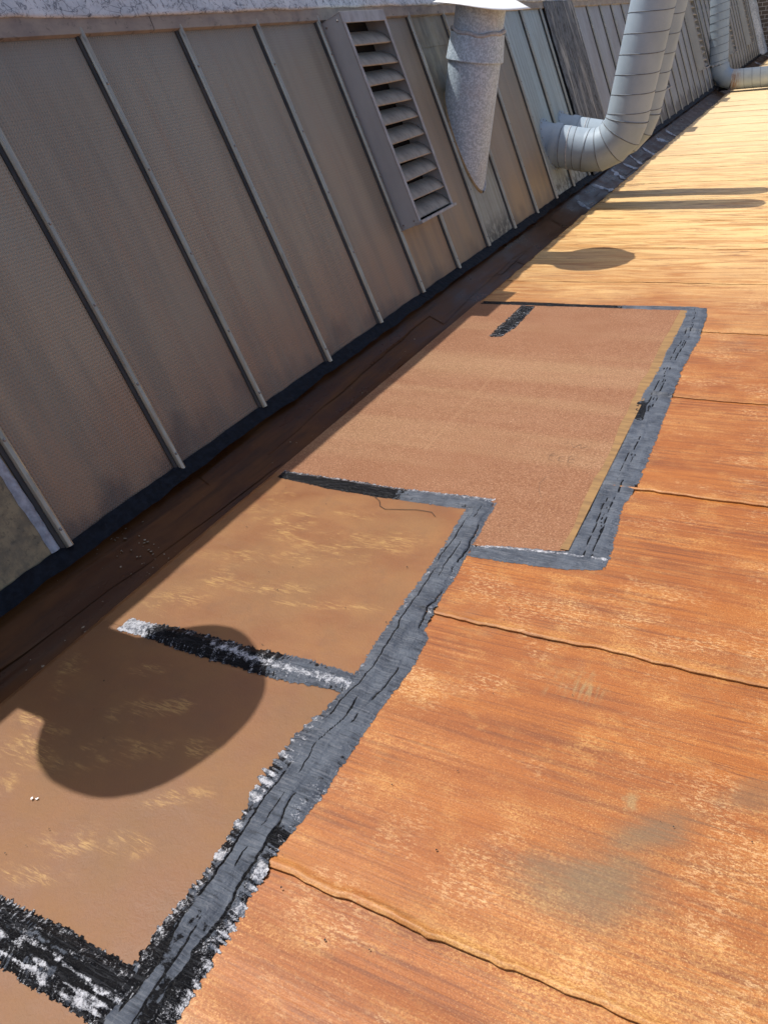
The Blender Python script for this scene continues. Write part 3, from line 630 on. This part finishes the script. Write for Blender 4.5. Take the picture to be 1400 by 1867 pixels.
# ------------------------------------------------------------------ felt patches
def patch(name, label, outline_rows, m, z=.0045, step=.02, org=(1, 1)):
    """rows of (y, x0, x1)"""
    ysr = [q[0] for q in outline_rows]; ys = np.unique(np.concatenate([np.arange(ysr[0], ysr[-1], step), ysr])); nx = 60; t = np.linspace(0, 1, nx)
    a = np.interp(ys, ysr, [q[1] for q in outline_rows]); b = np.interp(ys, ysr, [q[2] for q in outline_rows])
    X = a[:, None] * (1 - t) + b[:, None] * t; Yg = ys[:, None] + 0 * t
    Z = z + (fbm(X * 1.6, Yg * 1.6, 91) - .5) * .006 + (fbm(X * 6, Yg * 6, 92) - .5) * .0016
    co = np.stack([X, Yg, Z], -1); lo = co[:, :1].copy(); lo[..., 0] -= .006; lo[..., 2] = -.05; hi = co[:, -1:].copy(); hi[..., 2] -= .006
    co = np.concatenate([lo, co, hi], 1)
    o = put(name, npmesh(co.reshape(-1, 3), gridquads(co.shape[0], co.shape[1]).reshape(-1, 4)), m, None, T)
    return tag(o, label, 'roof patch')
XL = .478
# granular patch outline is an L: the near right leg is a sheet of its own under the same thing
def rect_grid(x0, x1, y0, y1, z, step=.02):
    xs = np.arange(x0, x1 + step, step); ys = np.arange(y0, y1 + step, step); X, Yg = np.meshgrid(xs, ys, indexing='ij')
    Z = z + (fbm(X * 1.6, Yg * 1.6, 91) - .5) * .006 + (fbm(X * 6, Yg * 6, 92) - .5) * .0016
    return npmesh(np.stack([X, Yg, Z], -1).reshape(-1, 3), gridquads(len(xs), len(ys)).reshape(-1, 4))
pA = empty('felt_patch', T, 'large pinkish granular felt patch, farthest of the new patches', 'roof patch')
put('patch_sheet', rect_grid(XL, 1.78, 2.318, 4.765, .0045), m_pA, pA); put('patch_tongue', rect_grid(1.45, 1.78, 2.06, 2.318, .0045), m_pA, pA)
lo_ = mesh([(XL, 2.318, .0045), (XL, 4.765, .0045), (XL - .006, 4.765, -.05), (XL - .006, 2.318, -.05)], [(0, 1, 2, 3)]); put('patch_upstand', lo_, m_pA, pA)
ym = np.linspace(2.12, 4.72, 160); xl = np.interp(ym, [2.12, 2.6, 3.05, 3.3, 3.67, 4.72], [1.776, 1.770, 1.764, 1.750, 1.750, 1.752]) + (fbm(ym * 6, ym * 0, 95) - .5) * .022
put('yellow_margin', npmesh(np.stack([np.stack([xl, ym, 0 * ym + .0085], -1), np.stack([0 * ym + 1.80, ym, 0 * ym + .0085], -1)], 1).reshape(-1, 3), gridquads(len(ym), 2).reshape(-1, 4)), m_yel, pA)
pB = patch('felt_patch', 'smooth tan felt patch with pale boot scuffs between two black sealant bands', [(1.285, XL, 1.445), (2.33, XL, 1.435)], m_pB)
pC = patch('felt_patch', 'brown felt patch carrying the rounded shadow', [(.38, XL, 1.445), (1.30, XL, 1.445)], m_pC, .0034)
pD = patch('felt_patch', 'brown felt corner below the nearest sealant band', [(-.8, XL, 1.445), (.40, XL, 1.445)], m_pC)
def lap_lift(y):
    se = np.array(SEAMS); d = y - se[np.clip(np.searchsorted(se, y, 'right') - 1, 0, len(se) - 1)]
    return .0055 * (1 - sstep(0, .9, d)) - .0018 + .009 * np.exp(-((d - .008) / .020) ** 2) + .007 * np.exp(-((d - .90) / .018) ** 2)
def surf(x, y):
    pm = patchmask(x, y); z = .0045 + (fbm(x * 1.6, y * 1.6, 91) - .5) * .006 + (fbm(x * 6, y * 6, 92) - .5) * .0016
    return z * pm + (ripple(x, y) + lap_lift(y) + .0006) * (1 - pm)

# ------------------------------------------------------------------ sealant bands
def band(label, axis, uL, vL, uR, vR, res, seed, fresh_or_crack, thick=.005, ribbon=0, fringe=(.02, .01), margin=.07, film_glint=.0, bristle=70, hatchw=None):
    """sealant brushed along a joint; u runs along it, v across; edges given as (u, v) points"""
    ua = min(min(uL), min(uR)); ub = max(max(uL), max(uR))
    us = np.arange(ua - margin, ub + margin, res); va = min(min(vL), min(vR)) - margin; vb = max(max(vL), max(vR)) + margin; vs = np.arange(va, vb, res)
    U, V = np.meshgrid(us, vs, indexing='ij')
    l = np.interp(us, uL, vL)[:, None] + (fbm(us * 6, us * 0, seed, 3)[:, None] - .5) * .014; h = np.interp(us, uR, vR)[:, None] + (fbm(us * 6, us * 0, seed + 4, 3)[:, None] - .5) * .016
    a, b = V - l, h - V; left = a < b
    inn = np.minimum(a, b)
    inn = np.minimum(inn, np.minimum(U - ua, ub - U) + (fbm(V * 20, U * 0, seed + 5, 3) - .5) * .04)
    ex = np.where(left, fringe[0](U) if callable(fringe[0]) else fringe[0], fringe[1](U) if callable(fringe[1]) else fringe[1]) * (.45 + 1.1 * vn(U * 5, V * 0 + seed, seed))
    rs_ = np.random.RandomState(seed); wn = rs_.rand(*U.shape); wn = (wn + np.roll(wn, 1, 0) + np.roll(wn, 1, 1) + np.roll(wn, (1, 1), (0, 1))) / 2 - 1
    skew = U + np.where(left, .28 * (V - l), .1 * (V - h))
    comb = .8 * vn(skew * bristle * 2.6, V * 3, seed + 7) + .2 * vn(skew * bristle * 5, V * 8, seed + 8) - .5         # bristle strokes run across the band
    sp = wn
    m = inn + comb * ex * 1.7 + wn * (.0035 + ex * .10) + (fbm(U * 40, V * 40, seed + 13, 3) - .5) * .007
    c = (l + h) / 2
    Z = .0016 + thick * sstep(0, .03, inn) * (.5 + .9 * fbm(U * 9, V * 9, seed + 11, 4)) + .0020 * (fbm(U * 75, V * 9, seed + 12, 3) - .5) + .0009 * sp
    fr = fresh_or_crack(U, V, inn) if callable(fresh_or_crack) else np.full(U.shape, fresh_or_crack, float)
    hw = hatchw(U) if hatchw else .035 + ex * 1.2
    hatch = (1 - sstep(hw * .3, hw, inn)) * (ex / .016).clip(.1, 1.3)
    sk = (film_glint(U, V, inn) if callable(film_glint) else np.full(U.shape, film_glint, float)) + hatch * sstep(-.20, .22, comb) * (.78 if callable(film_glint) else .3)
    fr = fr + hatch * np.where(comb < -.05, .35, 0)
    if ribbon:
        rc = c + .010 * (fbm(us * 3, us * 0, seed + 20)[:, None] - .5) * 2; d = V - rc
        wl = ribbon * (.6 + .9 * fbm(us * 13, us * 0, seed + 21, 5)[:, None]) * .5; wr = ribbon * (.6 + .9 * fbm(us * 13, us * 0, seed + 22, 5)[:, None]) * .5
        ins = np.minimum(d + wl, wr - d)
        Z = Z + .0026 * sstep(-.001, .004, ins) - .0022 * vn(U * 34, V * 26, seed + 23) * sstep(0, .01, ins) - .0012 * vn(U * 90, V * 60, seed + 27)
        g = np.exp(-(np.minimum(abs(d + wl + .002), abs(wr - d + .002)) / .0017) ** 2) * sstep(.40, .56, fbm(U * 9, V * 9, seed + 24, 3))
        mid = np.exp(-((d - .012 * (fbm(us * 11, us * 0, seed + 25, 4)[:, None] - .5) * 2) / .0014) ** 2) * sstep(.50, .60, fbm(us * 5, us * 0, seed + 26, 3))[:, None]
        Z = Z - .0035 * g - .002 * mid
        rib = sstep(0, .006, ins); fr = fr * (1 - .55 * rib) + .5 * rib * (vn(U * 22, V * 70, seed + 28) - .6) + 1.5 * np.clip(g + mid, 0, 1); sk = sk * (1 - .8 * rib) - 1.0 * np.clip(g + mid, 0, 1)  # cracks painted black, groove shade put into the tar colour
    Z = Z * (.25 + .75 * sstep(0, .012, m))
    X, Yg = (V, U) if axis == 'y' else (U, V)
    Z = Z + surf(X, Yg)
    q = gridquads(len(us), len(vs)); kq = (m[:-1, :-1] + m[1:, :-1] + m[1:, 1:] + m[:-1, 1:]) > 0; q = q[kq]
    if axis == 'y': q = q[:, ::-1]
    o = put('sealant_band', npmesh(np.stack([X, Yg, Z], -1).reshape(-1, 3), q, True, {'fresh_or_crack': fr.ravel(), 'film_glint': np.clip(sk, 0, 1.2).ravel()}), m_tar, None, T)
    return tag(o, label, 'sealant band')
def fr_main(U, V, i): return .28 + 1.0 * (1 - sstep(.40, .66, U)) * sstep(.3, .5, vn(U * 16, V * 40, 3)) + .9 * np.exp(-((U - .82) / .02) ** 2) * (V > 1.47) + .5 * (vn(U * 6, V * 12, 5) - .5) - .12 * (U > .8) - .15 * (U > 1.8)
def sp_main(U, V, i): return .45 * (1 - sstep(.55, 1.0, U)) * vn(U * 20, V * 40, 9) + .5 * np.exp(-((U - .735 - .1 * (V - 1.45)) / .012) ** 2) + .6 * np.exp(-((U - 1.68) / .012) ** 2) + .5 * np.exp(-((U - 1.86) / .010) ** 2)
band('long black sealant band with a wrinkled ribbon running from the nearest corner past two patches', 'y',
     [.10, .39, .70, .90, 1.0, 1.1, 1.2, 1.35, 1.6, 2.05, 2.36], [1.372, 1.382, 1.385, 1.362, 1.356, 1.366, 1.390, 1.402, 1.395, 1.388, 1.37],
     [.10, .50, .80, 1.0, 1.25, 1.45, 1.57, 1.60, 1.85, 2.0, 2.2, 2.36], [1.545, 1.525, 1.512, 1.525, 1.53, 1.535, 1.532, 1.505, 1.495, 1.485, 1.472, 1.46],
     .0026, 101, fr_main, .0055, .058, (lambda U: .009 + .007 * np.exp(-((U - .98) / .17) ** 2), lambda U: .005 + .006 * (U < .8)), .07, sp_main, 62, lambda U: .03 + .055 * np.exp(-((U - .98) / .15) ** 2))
band('glossy black sealant band with painted silver glints at the bottom left corner', 'x', [.40, 1.42], [.335, .350], [.40, 1.42], [.455, .465], .0026, 131, lambda U, V, i: .9 + .8 * (vn(U * 9, V * 60, 6) - .5), .008, 0, (.010, .008), .05,
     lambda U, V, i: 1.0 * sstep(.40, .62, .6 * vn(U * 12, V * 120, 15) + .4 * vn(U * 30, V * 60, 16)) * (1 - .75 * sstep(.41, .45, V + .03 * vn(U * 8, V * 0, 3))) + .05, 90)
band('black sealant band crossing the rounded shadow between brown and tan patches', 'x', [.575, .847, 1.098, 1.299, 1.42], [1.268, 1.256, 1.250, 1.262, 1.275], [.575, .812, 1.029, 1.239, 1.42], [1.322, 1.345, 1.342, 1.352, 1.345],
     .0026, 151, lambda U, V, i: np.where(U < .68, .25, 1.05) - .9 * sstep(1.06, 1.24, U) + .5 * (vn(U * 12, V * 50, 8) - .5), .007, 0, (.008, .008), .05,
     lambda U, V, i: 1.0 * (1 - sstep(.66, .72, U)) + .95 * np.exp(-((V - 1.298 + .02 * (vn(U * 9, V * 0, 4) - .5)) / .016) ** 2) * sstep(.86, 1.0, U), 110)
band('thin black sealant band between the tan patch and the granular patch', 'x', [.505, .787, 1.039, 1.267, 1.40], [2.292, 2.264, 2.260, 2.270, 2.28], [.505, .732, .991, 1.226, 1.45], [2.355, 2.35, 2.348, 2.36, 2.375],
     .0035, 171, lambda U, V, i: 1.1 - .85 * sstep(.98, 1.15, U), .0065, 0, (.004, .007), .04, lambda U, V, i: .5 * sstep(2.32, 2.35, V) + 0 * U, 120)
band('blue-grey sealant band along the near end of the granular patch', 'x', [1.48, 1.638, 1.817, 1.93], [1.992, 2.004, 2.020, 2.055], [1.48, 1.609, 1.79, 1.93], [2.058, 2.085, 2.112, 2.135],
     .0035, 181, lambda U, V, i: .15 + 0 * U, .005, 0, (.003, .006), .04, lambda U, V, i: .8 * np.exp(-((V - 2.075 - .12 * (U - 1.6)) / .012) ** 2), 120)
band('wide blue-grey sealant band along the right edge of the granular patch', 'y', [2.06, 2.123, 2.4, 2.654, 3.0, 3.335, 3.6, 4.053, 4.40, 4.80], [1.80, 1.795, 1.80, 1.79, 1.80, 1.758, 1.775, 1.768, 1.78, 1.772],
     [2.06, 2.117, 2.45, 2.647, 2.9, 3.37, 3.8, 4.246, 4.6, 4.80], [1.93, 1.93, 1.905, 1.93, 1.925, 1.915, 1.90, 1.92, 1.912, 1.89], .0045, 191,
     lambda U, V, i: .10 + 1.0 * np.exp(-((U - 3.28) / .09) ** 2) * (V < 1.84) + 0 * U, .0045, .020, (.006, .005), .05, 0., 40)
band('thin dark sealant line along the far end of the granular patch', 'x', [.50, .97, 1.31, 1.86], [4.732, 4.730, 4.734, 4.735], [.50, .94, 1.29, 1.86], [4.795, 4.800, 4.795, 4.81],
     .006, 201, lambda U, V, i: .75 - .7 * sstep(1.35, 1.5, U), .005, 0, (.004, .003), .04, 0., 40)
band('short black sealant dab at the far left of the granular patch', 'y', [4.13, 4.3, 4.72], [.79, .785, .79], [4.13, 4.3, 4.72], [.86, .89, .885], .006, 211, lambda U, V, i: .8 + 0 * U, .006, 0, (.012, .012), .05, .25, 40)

# ------------------------------------------------------------------ small things
def thread(name, label, pts, rad, m, cat):
    z = [float(surf(np.array(p[0]), np.array(p[1]))) + rad + .002 for p in pts]
    c = W(pts[0][0], pts[0][1], 0); o = put(name, tube([(p[0], p[1], zz) for p, zz in zip(pts, z)], rad, 6, False), m, None, T); return tag(o, label, cat)
thread('black_thread', 'thin curly black thread lying on the tan patch below its far sealant band', [(.99, 2.262), (1.03, 2.235), (1.05, 2.20), (1.08, 2.185), (1.14, 2.20), (1.20, 2.215), (1.26, 2.215), (1.285, 2.19)], .0011, m_blk, 'thread')
def scribble(strokes):
    vs = []; fs = []
    for st in strokes:
        for (a, b) in zip(st[:-1], st[1:]):
            d = Vector((b[0] - a[0], b[1] - a[1])); nn = Vector((-d.y, d.x)).normalized() * .0011; o = len(vs)
            for p, sg in ((a, 1), (a, -1), (b, -1), (b, 1)): vs.append((p[0] + nn.x * sg, p[1] + nn.y * sg, float(surf(np.array(p[0]), np.array(p[1]))) + .0012))
            fs.append((o, o + 1, o + 2, o + 3))
    return mesh(vs, fs)
put('pencil_scribble', scribble([[(1.56, 2.80), (1.545, 2.77), (1.55, 2.74), (1.57, 2.73)], [(1.545, 2.768), (1.575, 2.775)], [(1.61, 2.775), (1.59, 2.765), (1.59, 2.735), (1.615, 2.73)], [(1.625, 2.78), (1.63, 2.73), (1.655, 2.735)], [(1.63, 2.755), (1.65, 2.76)], [(1.625, 2.78), (1.655, 2.785)],
   [(1.60, 2.90), (1.62, 2.86), (1.64, 2.90), (1.65, 2.86), (1.67, 2.885), (1.69, 2.86)], [(1.585, 2.60), (1.575, 2.54), (1.59, 2.48), (1.615, 2.43)]]), m_pencil, pA)
rr = random.Random(21); vs = []; fs = []
def flake(x, y, z, r):
    o = len(vs); n = rr.randint(4, 6); a0 = rr.uniform(0, 6)
    for i in range(n):
        a = a0 + 2 * math.pi * i / n; q = r * rr.uniform(.4, 1.2); vs.append((x + q * math.cos(a), y + q * math.sin(a), z + rr.uniform(0, r * .7)))
    fs.append(tuple(range(o, o + n)))
for (cx, cy, sx, sy, n_, r_) in ((.455, 1.17, .012, .05, 26, .006), (.26, 1.62, .02, .06, 30, .005), (.33, 1.64, .035, .05, 34, .005), (.41, 1.62, .03, .04, 26, .005), (.45, 3.2, .02, .25, 24, .005), (.44, 2.4, .03, .3, 14, .005), (.36, 1.2, .08, .35, 40, .003), (.40, 3.6, .05, .8, 34, .004), (.38, 5.6, .06, .8, 24, .005), (.36, 6.9, .05, .5, 20, .007)):
    for i in range(int(n_ * .55)):
        x = min(.468, max(.25, rr.gauss(cx, sx))); y = rr.gauss(cy, sy); flake(x, y, float(gut_z(x)) + .008, r_ * rr.uniform(.3, 1.3))
tag(put('gutter_debris', mesh(vs, fs), m_leaf, None, T), 'scattered pale flakes and leaf crumbs lying in the dark gutter', 'debris', None, 'stuff')
vs = []; fs = []
for i in range(150):
    x = rr.uniform(.6, 2.6); y = rr.uniform(.5, 5) ** 1.0; flake(x, y, float(surf(np.array(x), np.array(y))) + .003, rr.uniform(.0015, .0035))
tag(put('roof_grit', mesh(vs, fs), m_blk, None, T), 'tiny dark grit scattered over the sunlit roof', 'grit', None, 'stuff')
vs = []; fs = []; flake(.85, .675, float(surf(np.array(.85), np.array(.675))) + .002, .005); flake(.862, .68, float(surf(np.array(.862), np.array(.68))) + .002, .004)
tag(put('paint_flake', mesh(vs, fs), m_cap, None, T), 'small white paint flake lying on the brown patch', 'paint flake')
# pale smears brushed over the far gutter
rs = random.Random(8)
SMN = ['just short of the nearer twin duct', 'under the twin ducts', 'first past the twin ducts', 'second past the twin ducts', 'third past the twin ducts', 'fourth past the twin ducts', 'fifth past the twin ducts', 'last before the rusty elbow', 'first beyond the rusty elbow', 'second beyond the rusty elbow', 'nearest the end boards']
for i, (y, x0, x1, wd_) in enumerate(((7.95, .30, .45, .10), (8.7, .26, .46, .16), (9.6, .25, .45, .13), (10.1, .28, .45, .10), (10.6, .25, .44, .14), (11.3, .27, .46, .12), (12.2, .28, .44, .16), (13.0, .27, .46, .10), (22.5, .26, .45, .5), (25.0, .24, .45, .6), (27.5, .26, .46, .4))):
    xs = np.linspace(x0, x1, 26); v = np.linspace(-1, 1, 12); w_ = wd_ * (.1 + 1.2 * vn(xs * 28, xs * 0 + i * 3.3, 77)) * np.sqrt(np.clip(1 - np.linspace(-1, 1, 26) ** 4, 0, 1))
    X = xs[:, None] + 0 * v; Yg = y + w_[:, None] * v[None] * .6 + (xs[:, None] - x0) * rs.uniform(-.8, .8)
    Z = gut_z(X) + .001 + .009 * (1 - v[None] ** 4) * np.sin(np.linspace(0, math.pi, 26))[:, None] ** .3 + .003 * fbm(X * 40, Yg * 25, 78)
    tag(put('sealant_smear', npmesh(np.stack([X, Yg, Z], -1).reshape(-1, 3), gridquads(*X.shape).reshape(-1, 4)), m_smear, None, T), 'pale grey sealant smear on the gutter, ' + SMN[i], 'sealant smear', 'pale smears in the far gutter')
